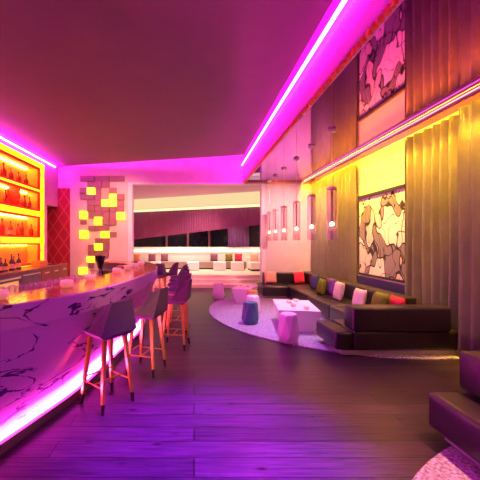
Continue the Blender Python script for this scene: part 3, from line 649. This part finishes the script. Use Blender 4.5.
pouf((1.165, 6.62, .019), M['poufteal'], 'dark teal faceted pouf on the rug', .5)
pouf((1.34, 7.3, .019), M['poufw'], 'white faceted pouf right behind the teal pouf', .1, .46)
pouf((1.50, 8.25, .019), M['poufgold'], 'gold faceted pouf beside the far coffee table', .3)
pouf((.74, 9.62, 0), M['poufw'], 'white faceted pouf standing on the dark floor left of the far table', .4, .46)
d0 = None
dl = ['pink glass dish on the near white table, leftmost', 'dark glass dish at the back of the near white table', 'small dish in the middle of the near white table', 'pink dish at the right corner of the near white table', 'small dish on the left of the far white table', 'small dish at the centre of the far white table']
for i, (x, y, X0) in enumerate([(289, 303, 0), (296, 301.8, 0), (293.5, 306.3, 0), (306.5, 309.2, 0), (241, 286, 0), (248, 287, 0)]):
    z = .44; Y = (1.7-z)*320/(y-242); p = ((x-194)*Y/320, Y, z)
    if d0 is None:
        d0 = thing('candle_dish', dl[0], 'candle holder', p, 0, 'glass dishes on the coffee tables')
        obj('dish', lathe([(0, 0), (.04, 0), (.058, .03), (.052, .055), (.046, .055), (.05, .03), (.035, .01), (0, .01)], 14), M['candle'], d0, True)
        obj('candle', lathe([(0, .011), (.022, .011), (.022, .035), (0, .035)], 10), M['poufw'], d0)
    else: dup(d0, p, 0, dl[i])

# ---------------------------------------------------------------- pendant lamps
pl_ = ['nearest clear glass tube pendant, in front of the yellow curtain', 'second nearest glass tube pendant, at the edge of the far curtain', 'third glass tube pendant from the right', 'fourth glass tube pendant from the right', 'fifth glass tube pendant from the right', 'farthest glass tube pendant, beside the niche frame']
for i, yy in enumerate([5.87, 6.88, 7.9, 9.0, 9.95, 10.75]):
    if i == 0:
        p0 = thing('pendant_lamp', pl_[0], 'pendant lamp', (2.53, yy, 1.74), 0, 'glass tube pendants in a row')
        obj('glass_tube', lathe([(.086, 0), (.09, 0), (.09, .94), (.086, .94), (.086, 0)], 20), M['glass'], p0, True)
        obj('canopy', lathe([(0, ZM-1.74-.001), (.07, ZM-1.74-.001), (.07, ZM-1.78), (.02, ZM-1.80), (0, ZM-1.80)], 16), M['poufw'], p0)
        obj('cord', lathe([(.005, .97), (.005, ZM-1.795)], 6), M['rail'], p0)
        cp = obj('cap', lathe([(0, .93), (.092, .93), (.092, .96), (.03, .98), (0, .98)], 16), M['rail'], p0)
        obj('inner_tube', lathe([(0, .34), (.016, .34), (.016, .92), (0, .92)], 12), mat('plum_inner_tube', (.4, .1, .3), .25, noise=(9, (.45, .14, .33), .3, .7)), p0, True)
        obj('bulb', lathe([(0, .25), (.035, .26), (.045, .28), (.03, .32), (0, .335)], 12), M['led_pend'], p0, True)
        obj('lower_sleeve', lathe([(.052, .01), (.056, .01), (.056, .22), (.052, .22), (.052, .01)], 12), M['glass'], p0, True)
    else: dup(p0, (2.53, yy, 1.74), 0, pl_[i])

# ---------------------------------------------------------------- niche seating
def nbox(name, xa, xb, y0, y1, z1, m, label, cat, grp, z0=.425):
    Ym = y0; o = tag(obj(name, B((xa-194)*Ym/320, (xb-194)*Ym/320, y0, y1, z0, z1, bev=.03, seg=3), m), label, cat, grp); return o
greyf = mat('grey_bench_fabric', (.28, .22, .22), .8, noise=(30, (.33, .27, .26), .3, .7))
t = thing('bench', 'low grey upholstered bench running along the niche wall', 'bench', (0, 15.2, .42))
obj('seat', B(-2.9, 2.45, -.25, .35, .06, .36, bev=.03, seg=3), greyf, t); obj('plinth', B(-2.85, 2.4, -.2, .3, .002, .058), M['tip'], t)
for i, (a, b, l) in enumerate([(214, 226, 'white cube pouf in the niche, in front of the purple cushion'), (232, 244, 'white cube pouf in the niche, below the red cushion'), (187, 199, 'cream cube pouf in the niche just right of the bar stools'), (150, 160, 'white cube pouf in the niche behind the far bar stools')]):
    nbox('cube_pouf', a, b, 14.3, 14.8, .80, M['poufw'], l, 'pouf', 'white cube poufs in the niche')
t = thing('armchair', 'white low lounge seat at the right end of the niche', 'armchair', (2.87, 14.3, .42))
obj('seat', B(-.4, .42, -.35, .5, .08, .38, bev=.04, seg=3), M['poufw'], t); obj('backrest', B(-.4, .42, .51, .66, .08, .58, bev=.04, seg=3), M['poufw'], t); obj('base', B(-.35, .38, -.28, .6, .001, .078), M['tip'], t)
for x, m, l in [(152, 'plum', 'dark plum cushion, left one of the pair above the far bar stools'), (164.5, 'plum', 'dark plum cushion, right one of the pair above the far bar stools'), (136.5, 'orange', 'tan cushion leaning at the left end of the niche bench'), (214, 'plum', 'plum cushion on the niche bench above the grey seat'), (229, 'olive', 'olive cushion in the middle of the niche bench'), (238.5, 'red', 'small red cushion on the niche bench right of the olive one')]:
    cushion(((x-194)*15.2/320, 15.2, .785), .36, PI, .12, CU[m], l, grp='cushions in the niche')
cushion(((254.5-194)*14.5/320, 14.55, .81), .38, PI-.2, .2, CU['peach'], 'peach cushion on the white seat at the right end of the niche', grp='cushions in the niche')
